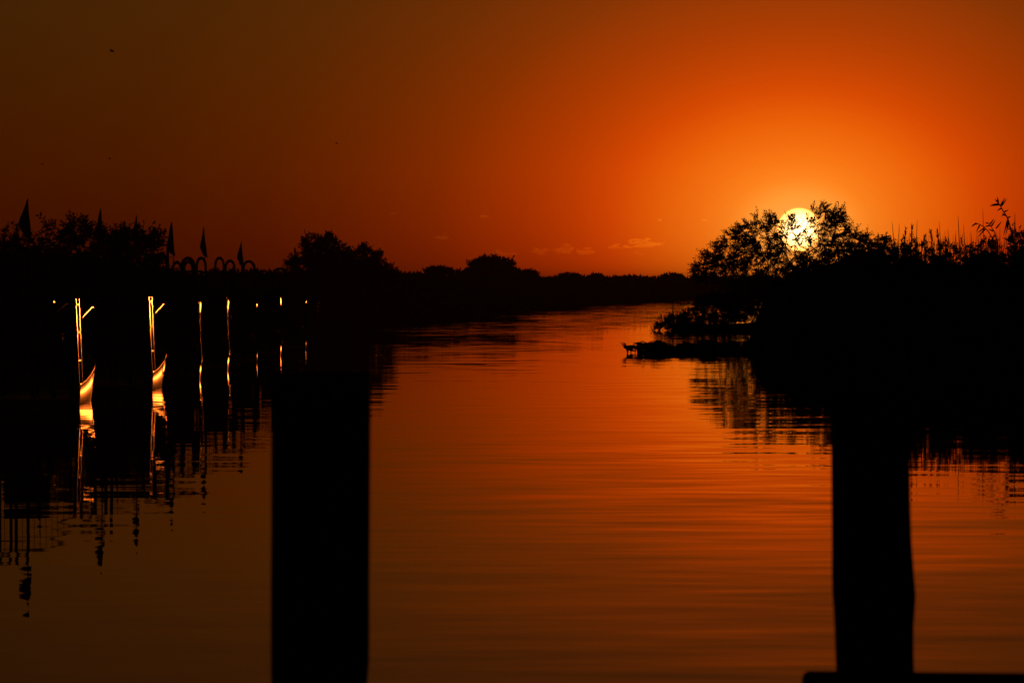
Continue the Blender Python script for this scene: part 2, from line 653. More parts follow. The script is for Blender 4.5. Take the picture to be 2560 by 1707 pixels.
tree('bush', 'tall leafy bush in front of the setting sun on the right bank', 'bush', BUSH, 230, 1.5, (1935, 830), 640, 11,
     L=.125, W=.052, n_tw=5, tl=.46, n_leaf=12, r0=.05, skip=bush_skip, inset=.12)
SHRUB = [(1636, 818), (1650, 806), (1667, 797), (1688, 788), (1709, 780), (1730, 760), (1751, 748), (1790, 742), (1830, 735), (1880, 735), (1885, 790), (1800, 820)]
tree('shrub', 'low spreading shrub at the water edge beneath the tall sunset bush', 'bush', SHRUB, 226, 1.1, (1810, 822), 300, 12,
     L=.16, W=.07, n_tw=4, tl=.38, n_leaf=9, r0=.035, inset=.06, group=None,
     cores=[(1850, 821, 40, 5), (1800, 820, 45, 5), (1750, 819, 40, 5), (1700, 820, 30, 4)])

# --- shrubs that make the dark mass of the right bank
RS = [
    ('broad bush at the water edge just right of the floating plant mat', [(1862, 872), (1868, 790), (1880, 722), (1915, 690), (1960, 662), (2010, 640), (2050, 640), (2070, 720), (2060, 872)], 166, (1970, 870), [(1955, 770, 75, 95), (1930, 830, 65, 45), (2000, 700, 40, 45)]),
    ('tall bush under the right part of the low sun', [(1990, 872), (1985, 700), (2030, 642), (2080, 612), (2120, 590), (2160, 578), (2190, 592), (2200, 700), (2190, 872)], 172, (2100, 870), [(2100, 760, 85, 110), (2130, 660, 50, 50), (2080, 690, 50, 45)]),
    ('rounded bush between the sun and the bare grass stalks', [(2120, 872), (2125, 660), (2150, 590), (2175, 580), (2200, 584), (2235, 594), (2262, 612), (2270, 872)], 160, (2190, 870), [(2195, 760, 66, 120), (2190, 650, 45, 45)]),
    ('dense bush below the left bare grass stalks', [(2215, 872), (2222, 612), (2250, 598), (2278, 592), (2300, 604), (2330, 622), (2340, 872)], 152, (2280, 870), [(2278, 760, 58, 125), (2275, 660, 40, 45)]),
    ('low bush in the dip of the right bank skyline', [(2300, 872), (2300, 640), (2320, 614), (2350, 610), (2390, 614), (2420, 608), (2430, 872)], 150, (2365, 870), [(2365, 760, 62, 120), (2365, 670, 45, 38)]),
    ('dense bush at the foot of the leaning cane', [(2395, 872), (2400, 624), (2432, 600), (2460, 596), (2480, 592), (2505, 604), (2520, 872)], 150, (2460, 870), [(2460, 760, 60, 130), (2460, 660, 40, 45)]),
    ('dark bush cut by the right edge of the picture', [(2490, 880), (2500, 620), (2530, 576), (2556, 568), (2590, 572), (2620, 640), (2620, 880)], 145, (2560, 870), [(2565, 760, 62, 140), (2565, 650, 45, 55)]),
]
for i, (lb, ol, d, bs, co) in enumerate(RS):
    tree('bush', lb, 'bush', ol, d, 1.3, bs, 230, 30 + i, L=.11, W=.05, n_tw=4, tl=.30, n_leaf=9, r0=.03, cores=[(a, b + 22, c, e) for (a, b, c, e) in co],
         group='bushes on the right bank', leaf=(M_leaf, M_leaf2)[i % 2], inset=.26)

# --- trees of the left bank
LT = [
    ('leafy tree at the far left edge behind the nearest airboat', [(-60, 760), (-70, 600), (-30, 575), (10, 568), (40, 566), (60, 590), (95, 590), (110, 640), (110, 760)], 134, (10, 800), [(20, 690, 85, 60)], 190),
    ('tallest round-topped tree on the left behind the first two airboats', [(70, 760), (92, 600), (105, 555), (130, 552), (150, 545), (165, 533), (192, 535), (216, 540), (240, 545), (262, 548), (272, 560), (300, 600), (300, 760)], 137, (180, 800), [(175, 690, 100, 55)], 230),
    ('thinly leaved tree behind the third airboat flag', [(270, 760), (262, 640), (275, 590), (300, 562), (325, 556), (350, 560), (385, 566), (402, 585), (408, 620), (400, 660), (400, 760)], 141, (340, 800), [(340, 705, 70, 40)], 200),
    ('broad-crowned tree with a ragged top on the left bank mid channel', [(712, 662), (718, 645), (750, 615), (752, 596), (770, 586), (800, 583), (826, 577), (832, 582), (850, 600), (870, 612), (885, 625), (895, 665), (870, 690), (740, 690)], 262, (815, 780), [(815, 660, 55, 30)], 230),
    ('smaller tree touching the right side of the broad-crowned tree', [(862, 690), (872, 625), (890, 610), (915, 603), (918, 600), (930, 618), (950, 626), (955, 640), (975, 655), (985, 668), (985, 690)], 266, (915, 780), [(920, 668, 35, 22)], 120),
    ('dense dome-shaped tree standing out of the far left bank scrub', [(1165, 690), (1168, 655), (1185, 644), (1205, 637), (1225, 634), (1250, 637), (1275, 640), (1290, 650), (1297, 668), (1297, 690)], 455, (1230, 730), [(1230, 665, 55, 22), (1230, 698, 70, 14), (1270, 690, 40, 20)], 200),
    ('small bushy tree left of the dome-shaped tree', [(1060, 690), (1062, 668), (1085, 662), (1110, 664), (1130, 668), (1140, 690)], 440, (1100, 735), [(1100, 678, 32, 9)], 70),
    ('small tree close to the right side of the dome-shaped tree', [(1290, 695), (1300, 675), (1318, 668), (1330, 676), (1348, 684), (1352, 697)], 470, (1320, 730), [(1320, 685, 22, 7)], 50),
    ('low bushy tree beyond the river bend under the small clouds', [(1388, 700), (1395, 686), (1410, 681), (1430, 685), (1452, 686), (1460, 700)], 520, (1425, 730), [(1425, 692, 28, 6)], 55),
    ('little tree with a spiky top on the far left bank skyline', [(1472, 700), (1478, 686), (1490, 680), (1502, 686), (1512, 700)], 545, (1490, 730), [(1490, 693, 14, 6)], 30),
    ('flat-topped bushy tree at the far end of the river beside the sunset bush', [(1640, 702), (1648, 689), (1670, 685), (1695, 685), (1715, 692), (1720, 702)], 700, (1680, 725), [(1680, 693, 30, 6)], 60),
]
for i, (lb, ol, d, bs, co, n) in enumerate(LT):
    ol = [(x, y + (12 if d < 150 else 11 if d < 300 else 8)) for (x, y) in ol]
    far = d > 300
    s = d / 140
    tree('tree', lb, 'tree', ol, d, 1.6 if not far else 3.0, bs, n, 60 + i, L=.15 * max(1, s * .8), W=.065 * max(1, s * .8), n_tw=4,
         tl=.42 * (1 if not far else 1.3), n_leaf=8 if not far else 6, r0=.04, cores=co, group='trees on the left bank',
         leaf=(M_leaf2, M_leaf)[i % 2], twig=True, inset=.16 if not far else .42)


# --- scrub that nobody could count along both banks
def interp(x, tab):
    return float(np.interp(x, [a for a, b in tab], [b for a, b in tab]))


def scrub(name, label, edge, y0, y1, top, side, seed, width, step, leafmat):
    rng = np.random.default_rng(seed)
    mb = MB()
    pts = []
    for (a, b) in zip(edge[:-1], edge[1:]):
        L = math.dist(a, b)
        n = max(1, int(L / step(.5 * (a[1] + b[1]))))
        for i in range(n):
            t = (i + rng.random()) / n
            pts.append((a[0] + (b[0] - a[0]) * t, a[1] + (b[1] - a[1]) * t))
    for (x, y) in pts:
        if not (y0 <= y <= y1):
            continue
        for row in range(3):
            off = (.3 + row * width / 3 + rng.uniform(0, width / 3))
            if y > 690 and side < 0:
                xx, yy = x + rng.uniform(-2, 2), y + off
            else:
                xx, yy = x + side * off, y + rng.uniform(-1, 1)
            px = px_at(xx, yy)
            zt = P(px, top(px), yy)[2]
            h = zt * (rng.uniform(.55, .86) if row == 0 else rng.uniform(.78, .98))
            s = max(1.0, yy / 190)
            r = .55 * s * rng.uniform(.8, 1.3)
            leafy_mass(mb, (xx, yy, h * .46), (r, r * .9, h * .52), rng, .19 * s, .085 * s, .75 if yy < 260 else .45, 8, 6)
    return tag(mb.build(name, leafmat), label, None, kind='stuff')


TOPL = [(-400, 645), (0, 645), (300, 650), (400, 662), (560, 668), (640, 664), (700, 667), (725, 672), (985, 668), (1010, 674), (1060, 674), (1140, 668),
        (1300, 676), (1350, 692), (1380, 688), (1450, 688), (1530, 690), (1580, 688), (1620, 692), (1750, 690), (2600, 690)]
scrub('bank_scrub', 'continuous dark scrub along the left bank up to the river bend', L_EDGE, 96, 790, lambda p: interp(p, TOPL), -1, 7, 5.0,
      lambda y: max(.8, y / 210), M_leaf2)
TOPR = [(1700, 735), (1880, 735), (1960, 690), (2050, 655), (2200, 640), (2560, 640), (3200, 640)]
scrub('waterside_scrub', 'low dark scrub filling the edge of the right bank', R_EDGE[2:8], 100, 200, lambda p: interp(p, TOPR), 1, 8, 3.6, lambda y: .62, M_leaf)


# --- water hyacinth in front of the right bank
def rosette(mb, st, x, y, rng, n, h, r):
    for k in range(n):
        a = rng.uniform(0, 2 * math.pi)
        lean = rng.uniform(.1, .75)
        hh = h * rng.uniform(.28, 1.1)
        tip = np.array((x + math.cos(a) * lean * hh * .8, y + math.sin(a) * lean * hh * .8, hh))
        st.tube([(x, y, -.03), (x + (tip[0] - x) * .35, y + (tip[1] - y) * .35, hh * .6), tip], [.010, .008, .006], 4, cap=False)
        d = np.array((math.cos(a), math.sin(a), rng.uniform(-.2, .9)))
        d /= np.linalg.norm(d)
        s = np.cross(d, (0, 0, 1.0))
        s /= np.linalg.norm(s) + 1e-9
        nn = np.cross(s, d)
        rr = r * rng.uniform(.7, 1.2)
        c = tip + d * rr * .8
        v = [tip]
        for i in range(8):
            w = math.pi + 2 * math.pi * (i + .5) / 8
            v.append(c + d * math.cos(w) * rr + s * math.sin(w) * rr * .95 + nn * rr * .22 * abs(math.sin(w)))
        v.append(c)
        f = [(9, 1 + i, 1 + (i + 1) % 8) for i in range(8)] + [(0, 1, 8)]
        mb.add(v, f)


rng = np.random.default_rng(21)
mb = MB()
for i in range(520):
    t = rng.random() ** 1.1
    if rng.random() > .10 + t * 4.5:
        continue
    x0, x1 = P(1578, 880, 152)[0], P(1900, 880, 156)[0]
    x = x0 + (x1 - x0) * t
    half = .25 + 2.6 * t
    y = 154 + t * 2 + rng.uniform(-1, 1) * half
    hv = .5 + .5 * math.sin(x * 5.1) * math.sin(x * 2.3 + 1)
    rosette(mb, mb, x, y, rng, 6, min(1, .7 + t * 2) * (.07 + .24 * hv + .09 * rng.random()), .085)
x0, x1 = P(1625, 880, 154)[0], P(1900, 880, 156)[0]
for i in range(26):
    t = i / 25
    mb.blob((x0 + (x1 - x0) * t, 154.3 + 2 * t, 0.02), (.45, .3 + 2.3 * t, .05 + .08 * min(1, t * 2.2) + .06 * rng.random()), rng, 8, 5, .15)
tag(mb.build('water_hyacinth_mat', M_hyac), 'floating mat of water hyacinth reaching out from the right bank', None, kind='stuff')
for (px, hh, n, lb) in [(1569, .27, 15, 'outermost water hyacinth at the tip of the floating mat'),
                        (1588, .20, 12, 'short water hyacinth second from the tip of the floating mat'),
                        (1619, .36, 20, 'tallest round-leaved water hyacinth on the floating mat')]:
    b = P(px, 883, 152.5)
    lv, stt = MB(), MB()
    rosette(lv, stt, b[0], b[1], rng, n, hh, .10)
    loc = (b[0], b[1], 0)
    t = thing('water_hyacinth', lb, 'plant', loc, 'water hyacinths at the tip of the mat')
    a = stt.build('stalks', M_hyac, t, loc=loc)
    a.location = (0, 0, 0)
    a = lv.build('leaves', M_hyac, t, loc=loc)
    a.location = (0, 0, 0)

# --- bare grass stalks and canes against the sky
for k, (bx, by, tx, ty, d, w) in enumerate([(2238, 640, 2230, 553, 153, .016), (2246, 640, 2248, 558, 154, .016), (2255, 650, 2265, 569, 152, .018),
                                            (2276, 640, 2280, 564, 151, .020), (2289, 650, 2293, 549, 153, .015), (2300, 650, 2312, 590, 152, .022),
                                            (2333, 650, 2327, 578, 152, .022), (2349, 660, 2344, 575, 151, .022), (2354, 650, 2348, 552, 153, .014),
                                            (2371, 660, 2370, 570, 154, .013), (2384, 650, 2390, 576, 152, .015), (2400, 650, 2395, 538, 151, .018),
                                            (2414, 650, 2408, 558, 153, .012), (2432, 650, 2427, 578, 152, .016), (2460, 640, 2457, 518, 151, .014),
                                            (2499, 640, 2500, 566, 152, .014), (2538, 620, 2537, 532, 147, .020), (2264, 640, 2262, 576, 154, .013)]):
    a, b = P(bx, by, d), P(tx, ty, d)
    base = a + (a - b) / (a[2] - b[2]) * (.2 - a[2]) * .35
    base[2] = .2
    m_ = (a + b) / 2
    mb = MB()
    mb.tube([base, a, m_, a + (b - a) * .85, b], [w, w, w * .85, w * .6, w * .2], 5)
    rg = np.random.default_rng(200 + k)
    if k in (2, 3, 5, 6, 7):                       # seed head
        n = 34
        t = rg.uniform(.55, .95, (n, 1))
        leaf_quads(mb, a + (b - a) * t, (b - a)[None, :] / np.linalg.norm(b - a) + rg.normal(size=(n, 3)) * .25, rg, .16, .035)
    o = mb.build('grass_stalk', M_reed, loc=tuple(base))
    tag(o, 'thin bare grass stalk sticking up above the right bank bushes', 'grass stalk', 'grass stalks above the right bank')


mb = MB()
rng = np.random.default_rng(77)
for i in range(300):
    px = rng.uniform(2225, 2560)
    d = rng.uniform(148.5, 153.5)
    ty = rng.uniform(572, 618) if 2290 < px < 2500 else rng.uniform(580, 620)
    b = P(px, 655, d)
    tp = P(px + rng.normal() * 9, ty, d + rng.normal() * .3)
    b[2] = .2 if i % 3 else b[2] - .6
    b[0] += rng.normal() * .05
    mid = b * .4 + tp * .6 + np.array((rng.normal() * .03, 0, 0))
    w = rng.uniform(.008, .018)
    sdv = np.array((math.cos(px), math.sin(px), 0)) * w
    e2 = b * .12 + tp * .88 + np.array((rng.normal() * .02, 0, 0))
    mb.add([b - sdv, b + sdv, mid - sdv, mid + sdv, e2 - sdv * .6, e2 + sdv * .6, tp], [(0, 1, 3, 2), (2, 3, 5, 4), (4, 5, 6)])
tag(mb.build('bank_grass', M_reed), 'thin fringe of grass blades among the right bank bushes', None, kind='stuff')


for k, (bx, by, tx, ty) in enumerate([(1839, 858, 1846, 830), (1847, 858, 1844, 834), (1851, 857, 1858, 828), (1861, 857, 1859, 836), (1866, 857, 1874, 826), (1872, 856, 1868, 832)]):
    a, b = P(bx, by, 160), P(tx, ty, 160)
    a[2] = .05
    mb = MB()
    mb.tube([a, (a + b) / 2, b], [.016, .014, .006], 5)
    tag(mb.build('grass_stalk', M_reed, loc=tuple(a)), 'short thin stalk over the water strip at the inner end of the floating mat', 'grass stalk', 'stalks at the inner end of the floating mat')


def cane(label, path, d, leaves, w=.03):
    pts = [P(x, y, d) for (x, y) in path]
    base = pts[0] + np.array((0.0, 0, 0))
    base[2] = .2
    pts = [base] + pts
    loc = tuple(base)
    t = thing('cane', label, 'reed', loc, 'canes above the right bank')
    st, lf = MB(), MB()
    st.tube(pts, list(np.linspace(w, w * .45, len(pts))), 6)
    for (x0, y0, x1, y1) in leaves:
        a, b = P(x0, y0, d), P(x1, y1, d + .15)
        ln = np.linalg.norm(b - a)
        dr = (b - a) / ln
        s = np.cross(dr, (0, 1.0, .25))
        s /= np.linalg.norm(s)
        ww = .034
        v, f = [], []
        for i in range(6):
            u = i / 5
            c = a + (b - a) * u + np.array((0, 0, -.06 * ln * u * u))
            wd = ww * (1 - u) ** .6 * min(1, .45 + u * 3)
            v += [c + s * wd, c + np.array((0, .012, 0)), c - s * wd]
        for i in range(5):
            q = i * 3
            f += [(q, q + 1, q + 4, q + 3), (q + 1, q + 2, q + 5, q + 4)]
        lf.add(v, f)
    a = st.build('stem', M_reed, t, loc=loc)
    a.location = (0, 0, 0)
    a = lf.build('leaves', M_reed, t, loc=loc)
    a.location = (0, 0, 0)


cane('tall leaning cane with narrow spread leaves near the right edge', [(2536, 620), (2526, 570), (2519, 545), (2508, 528), (2498, 510), (2490, 502)], 148,
     [(2500, 512, 2472, 514), (2498, 510, 2476, 511), (2497, 508, 2486, 496), (2501, 514, 2514, 492), (2503, 516, 2518, 495), (2496, 506, 2493, 491), (2504, 520, 2492, 527),
      (2510, 530, 2522, 524), (2512, 536, 2503, 540), (2516, 540, 2504, 532), (2520, 546, 2508, 590), (2521, 550, 2510, 580), (2522, 552, 2514, 588), (2519, 545, 2528, 540)])
cane('short arching cane with drooping leaf tip left of the tall cane', [(2490, 610), (2470, 578), (2458, 566), (2446, 560), (2438, 557)], 149,
     [(2440, 558, 2428, 567), (2444, 559, 2430, 562), (2450, 562, 2440, 580), (2462, 570, 2442, 582), (2464, 572, 2444, 592)], .022)
cane('short cane with two upright leaves between the other canes', [(2494, 606), (2486, 580), (2476, 564), (2470, 557)], 147,
     [(2474, 562, 2486, 545), (2478, 566, 2489, 549), (2472, 559, 2462, 556), (2476, 564, 2460, 566), (2488, 586, 2474, 605), (2490, 572, 2505, 551), (2484, 578, 2470, 572)], .022)
# stalks on the low shrub's tip
for (bx, by, tx, ty, lb) in [(1683, 800, 1679, 748, 'tall bare twin stalk on the low waterside shrub'), (1684, 800, 1685, 758, 'shorter stalk beside the tall twin stalk on the low shrub'),
                             (1656, 805, 1652, 785, 'stubby broken stalk at the tip of the low shrub'), (1744, 760, 1741, 743, 'short stalk on top of the low shrub')]:
    a, b = P(bx, by, 226), P(tx, ty, 226)
    base = a.copy()
    base[2] = .15
    mb = MB()
    mb.tube([base, a, (a + b) / 2, b], [.03, .028, .022, .012 if 'stubby' not in lb else .05], 5)
    tag(mb.build('reed_stalk', M_reed, loc=tuple(base)), lb, 'reed')


# ------------------------------------------------------------------ airboats
def boat_parts():
    root = thing('airboat', 'label', 'airboat', (0, 0, 0), 'airboats moored along the left bank')
    HW = 1.2
    # hull: open shell, blunt stern, sheer rising to an upturned bow
    secs = [(0, 1.16, 1.13, -.14, .40), (.8, 1.19, 1.15, -.14, .43), (1.8, 1.20, 1.16, -.14, .48), (2.8, 1.20, 1.15, -.13, .56),
            (3.8, 1.19, 1.13, -.11, .66), (4.6, 1.16, 1.07, -.04, .76), (5.3, 1.08, .95, .14, .84), (5.9, .92, .74, .42, .89), (6.25, .74, .58, .68, .91)]
    h = MB()
    v = []
    for (y, wt, wb, zb, zt) in secs:
        zi = max(zb + .06, .12) if zb < .1 else zb + .07
        zm = zb + (zt - zb) * .55
        wm = wt - (wt - wb) * .18
        v += [(-wt, y, zt), (-wm, y, zm), (-wb, y, zb), (wb, y, zb), (wm, y, zm), (wt, y, zt), (wt - .05, y, zt), (wb - .05, y, zi), (-wb + .05, y, zi), (-wt + .05, y, zt)]
    f = []
    n = len(secs)
    for i in range(n - 1):
        for k in range(10):
            l = (k + 1) % 10
            f.append((i * 10 + k, i * 10 + 10 + k, i * 10 + 10 + l, i * 10 + l))
    f += [tuple(range(10)), tuple(n * 10 - 1 - k for k in range(10))]
    h.add(v, f)
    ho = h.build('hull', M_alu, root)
    for p_ in ho.data.polygons[:-2]:                # round the strakes into each other, keep rim and floor crisp
        if p_.index % 10 in (0, 1, 3, 4):
            p_.use_smooth = True
    g = MB()
    for sx in (-1, 1):
        g.tube([(sx * (s[1] + .01), s[0], s[4] + .015) for s in secs], .022, 6)
    g.build('gunwale', M_tube, root)

    # propeller cage: two chamfered hoops joined by spacers, with wire screen
    def hoop(y, k=1.0):
        return [(-HW * k, y, .42), (-HW * k + .075, y, 2.20), (-HW * k + .14, y, 2.32), (-.58, y, 2.78), (-.46, y, 2.83), (.46, y, 2.83), (.58, y, 2.78),
                (HW * k - .14, y, 2.32), (HW * k - .075, y, 2.20), (HW * k, y, .42)]
    c = MB()
    c.tube(hoop(.05), .026, 8)
    c.tube(hoop(.80), .026, 8)
    for z in (.44, .92, 1.49, 2.06):
        for sx in (-1, 1):
            xz = HW - .042 * (z - .42)
            c.tube([(sx * xz, .05, z), (sx * xz, .80, z)], .024, 6)
            c.blob((sx * xz, .05, z), (.036, .036, .036), np.random.default_rng(1), 8, 6, 0)
    for sx in (-1, 1):                              # flat bars along the uprights
        c.box((sx * (HW - .014), .05, 1.30), (.012, .035, 1.78), Matrix.Rotation(-sx * .0422, 3, 'Y'))
        c.box((sx * (HW - .014), .80, 1.32), (.012, .028, 1.74), Matrix.Rotation(-sx * .0422, 3, 'Y'))
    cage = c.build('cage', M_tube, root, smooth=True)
    s = MB()
    for (x, z) in ((-.58, 2.78), (.58, 2.78), (-1.06, 2.32), (1.06, 2.32)):
        s.tube([(x, .05, z), (x, .80, z)], .022, 6)
    for y in (.05,):
        for x in np.arange(-1.02, 1.03, .12):
            zt = 2.83 if abs(x) < .46 else 2.83 - (abs(x) - .46) * .85
            s.tube([(x, y, .45), (x, y, zt - .02)], .005, 4, cap=False)
        for z in np.arange(.6, 2.8, .12):
            w = HW - .042 * (z - .42) if z < 2.25 else HW - .08 - (z - 2.25) * 1.2
            s.tube([(-w, y, z), (w, y, z)], .005, 4, cap=False)
    s.build('wire_screen', M_wire, cage)
    # two rudders behind the cage
    for sx in (-1, 1):
        r = MB()
        r.box((sx * .42, -.16, 1.45), (.035, .42, 1.75), bev=.012)
        r.tube([(sx * .42, .0, .42), (sx * .42, .0, 2.5)], .02, 6)
        r.build('rudder', M_paint, root)
    # propeller: hub and two twisted blades
    pr = MB()
    pr.tube([(0, .22, 1.5), (0, .42, 1.5)], [.09, .12], 10)
    for a in (rad(35), rad(215)):
        vv, ff = [], []
        for i in range(9):
            t = i / 8
            R = .08 + t * .86
            ch = .075 + .06 * math.sin(min(1, t * 1.25) * math.pi)
            tw = rad(52 - 36 * t)
            for (u, w) in ((-1, 0), (0, .16), (1, 0), (0, -.10)):
                lx = u * ch * math.cos(tw) - w * ch * math.sin(tw)
                ly = u * ch * math.sin(tw) + w * ch * math.cos(tw)
                vv.append((math.cos(a) * R - math.sin(a) * lx, .32 + ly, 1.5 + math.sin(a) * R + math.cos(a) * lx))
        for i in range(8):
            for k in range(4):
                l = (k + 1) % 4
                ff.append((i * 4 + k, i * 4 + l, i * 4 + 4 + l, i * 4 + 4 + k))
        ff += [(3, 2, 1, 0), (32, 33, 34, 35)]
        pr.add(vv, ff)
    pr.build('propeller', M_prop, root)
    # engine on its stand
    e = MB()
    e.box((0, 1.05, 1.36), (.46, .78, .46), bev=.04)
    for sx in (-1, 1):
        e.box((sx * .27, 1.05, 1.62), (.20, .74, .26), Matrix.Rotation(sx * rad(38), 3, 'Y'), bev=.03)
        for k in range(4):
            e.tube([(sx * .36, .78 + k * .18, 1.58), (sx * .52, .78 + k * .18, 1.50), (sx * .55, .78 + k * .18, 1.30)], .028, 6)
    e.tube([(0, .42, 1.5), (0, .7, 1.45)], .07, 8)
    e.tube([(0, 1.1, 1.62), (0, 1.1, 1.82)], [.17, .19], 10)
    e.build('engine', M_engine, root)
    st = MB()
    for sx in (-1, 1):
        for (y0, y1) in ((.62, .80), (1.5, 1.35)):
            st.tube([(sx * .62, y0, .16), (sx * .24, y1, 1.15)], .024, 6)
        st.tube([(sx * .62, .62, .17), (sx * .62, 1.5, .17)], .024, 6)
    st.build('engine_stand', M_tube, root)
    # raised driver's seat, legs, two arched tubes over it
    d = MB()
    d.box((0, 1.95, 1.58), (.95, .5, .12), bev=.04)
    d.box((0, 1.72, 1.92), (.95, .12, .62), Matrix.Rotation(rad(8), 3, 'X'), bev=.04)
    ds = d.build('driver_seat', M_rubber, root)
    l = MB()
    for sx in (-1, 1):
        for yy in (1.76, 2.14):
            l.tube([(sx * .50, yy + (.15 if yy > 2 else -.1), .15), (sx * .42, yy, 1.53)], .022, 6)
        l.tube([(sx * .47, 1.68, .8), (sx * .47, 2.26, .8)], .018, 6)
    l.tube([(-.47, 1.72, .8), (.47, 1.72, .8)], .018, 6)
    l.build('seat_frame', M_tube, ds)
    for sx in (-1, 1):
        a = MB()
        pts = [(-.17, 0, 1.6), (-.17, 0, 2.95)]
        for k in range(9):
            w = math.pi - math.pi * k / 8
            pts.append((.17 * math.cos(w), .06 * k / 8, 3.05 + .26 * math.sin(w)))
        pts += [(.17, .06, 2.95), (.17, .06, 1.6)]
        a.tube(pts, .048, 8)
        ar = a.build('arched_tube', M_rubber, root, smooth=True)
        ar.location = (sx * .27, 1.35, 0)
    # passenger benches
    for yy, wd in ((2.95, 1.9), (4.0, 1.8)):
        b = MB()
        b.box((0, yy, .74), (wd, .42, .10), bev=.035)
        b.box((0, yy - .22, 1.02), (wd, .08, .46), Matrix.Rotation(rad(7), 3, 'X'), bev=.03)
        for x in (-wd / 2 + .15, 0, wd / 2 - .15):
            b.tube([(x, yy - .12, .12), (x, yy - .12, .70)], .022, 6)
            b.tube([(x, yy + .14, .12), (x, yy + .14, .70)], .022, 6)
        b.build('bench', M_rubber, root)
    # hand rails along both sides
    for sx in (-1, 1):
        r = MB()
        X = sx * 1.16
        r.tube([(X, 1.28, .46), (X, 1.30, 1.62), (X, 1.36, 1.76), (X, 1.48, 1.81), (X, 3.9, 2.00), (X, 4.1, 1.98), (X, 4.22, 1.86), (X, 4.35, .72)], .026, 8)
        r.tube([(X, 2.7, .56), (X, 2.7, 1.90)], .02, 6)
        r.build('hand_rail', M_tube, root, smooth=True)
    # thin pole with limp pennant
    pl = MB()
    pl.tube([(0, 0, 0), (.0, 0, 1.2), (.01, 0, 2.2)], [.018, .012, .006], 6)
    pole = pl.build('flag_pole', M_tube, root)
    pole.location = (0, 1.5, 2.05)
    return root, pole


def flag_mesh(pole, seed, w=.25, hgt=.86):
    """a pennant that hangs limp from the pole tip: narrow at the top, folded and wider below"""
    rg = np.random.default_rng(seed)
    ph = rg.uniform(0, 6)
    fl = MB()
    n, m = 18, 12
    v = []
    for i in range(n + 1):
        t = i / n
        z = 2.2 - t * hgt
        wl = -w * (t / .70) ** .95 if t < .70 else -w * (1 - (t - .70) / .30 * .55)
        wl *= 1 + .10 * math.sin(t * 7 + ph)
        wr = .012 + .055 * t + .02 * t * math.sin(t * 5 + ph)
        for k in range(m + 1):
            s_ = k / m
            x = wl + (wr - wl) * s_
            zz = z - (.12 * hgt * (s_ - .3) * rg.choice((1,)) * t if t > .8 else 0)
            y = .05 * t * math.sin(s_ * 12 + ph + t * 2)
            v.append((x, y, zz))
    f = []
    for i in range(n):
        for k in range(m):
            a = i * (m + 1) + k
            f.append((a, a + 1, a + m + 2, a + m + 1))
    fl.add(v, f)
    o = fl.build('flag', M_flag, pole, smooth=True)
    md = o.modifiers.new('thickness', 'SOLIDIFY')
    md.thickness = .004
    return o


BOATS = [
    (-8.82, 86.7, 72, 'nearest airboat at the far left with two brightly sunlit cage tubes', .0, 0),
    (-8.36, 98.8, 256, 'second airboat from the left with a bright sunlit hull side and hand rail', .02, 0),
    (-7.92, 108.5, 351, 'third airboat from the left with its pennant against the thin tree', 0, 0),
    (-7.98, 120.0, 446, 'fourth airboat with the pennant just right of the tall mooring pole', .05, 0),
    (-7.80, 131.0, 523, 'fifth airboat with a pennant above two arched tubes in open sky', .03, 0),
    (-7.76, 143.5, 609, 'sixth airboat with the lowest pennant of the row', 0, -.32),
    (-7.58, 157.5, None, 'farthest airboat of the row, the one without a pennant', 0, 0),
]


# the arched tubes above each boat: photo pixel of the crown, its height and width
ARCS = [((54, 615, 38), (12, 622, 36)), ((215, 626, 36), (250, 628, 34)), ((402, 630, 40), (372, 640, 34)), ((442, 651, 28), (470, 641, 40)),
        ((471, 650, 27), (503, 641, 29)), ((549, 641, 27), (575, 648, 29)), ((622, 650, 36), (700, 668, 44))]


def copy_tree(o, parent=None):
    c = o.copy()
    C.objects.link(c)
    c.parent = parent
    for ch in list(o.children):
        copy_tree(ch, c)
    return c


proto, _ = boat_parts()
boats = [proto] + [copy_tree(proto) for _ in BOATS[1:]]
for i, (o, (xr, d, fpx, lb, lean, dz)) in enumerate(zip(boats, BOATS)):
    o.location = (xr - 1.2, d, 0)
    o.rotation_euler = (0, 0, rad((1.0, .0, 3.9, 3.42, 3.9, 3.1, 3.3)[i]))
    o['label'] = lb
    ars = [c for c in o.children if c.name.startswith('arched_tube')]
    for c, (apx, aty, aw) in zip(ars, ARCS[i]):
        t = P(apx, aty, d + 1.35)
        c.location = (t[0] - (xr - 1.2) + 1.35 * math.sin(o.rotation_euler[2]), 1.35, t[2] - 3.36)
        c.scale.x = aw * d / F / .436
    pole = [c for c in o.children if c.name.startswith('flag_pole')][0]
    if fpx is None:
        bpy.data.objects.remove(pole)
        continue
    fx = P(fpx, 600, d + 1.5)[0] - (xr - 1.2)
    pole.location.x = fx
    pole.location.z += dz
    pole.rotation_euler = (0, -lean, 0)
    flag_mesh(pole, 300 + i, (.19, .16, .12, .17, .13, .14)[i], (.80, .88, .85, .92, .90, .82)[i])

# mooring poles standing in the water beside the boats
for (px, ty, d, lb) in [(419, 609, 115.6, 'tall dark mooring pole between the third and fourth airboats'),
                        (278, 600, 104.8, 'mooring pole in front of the leafy tree behind the second airboat')]:
    b = P(px, ty, d)
    mb = MB()
    rg = np.random.default_rng(int(px))
    zs = np.linspace(-1.2, b[2], 8)
    mb.tube([(b[0] + (b[2] - z) * .012 + rg.normal() * .004, d, z) for z in zs], [.045 - .008 * k / 7 for k in range(8)], 8)
    tag(mb.build('mooring_pole', M_wood, smooth=False, loc=(b[0], d, 0)), lb, 'pole')


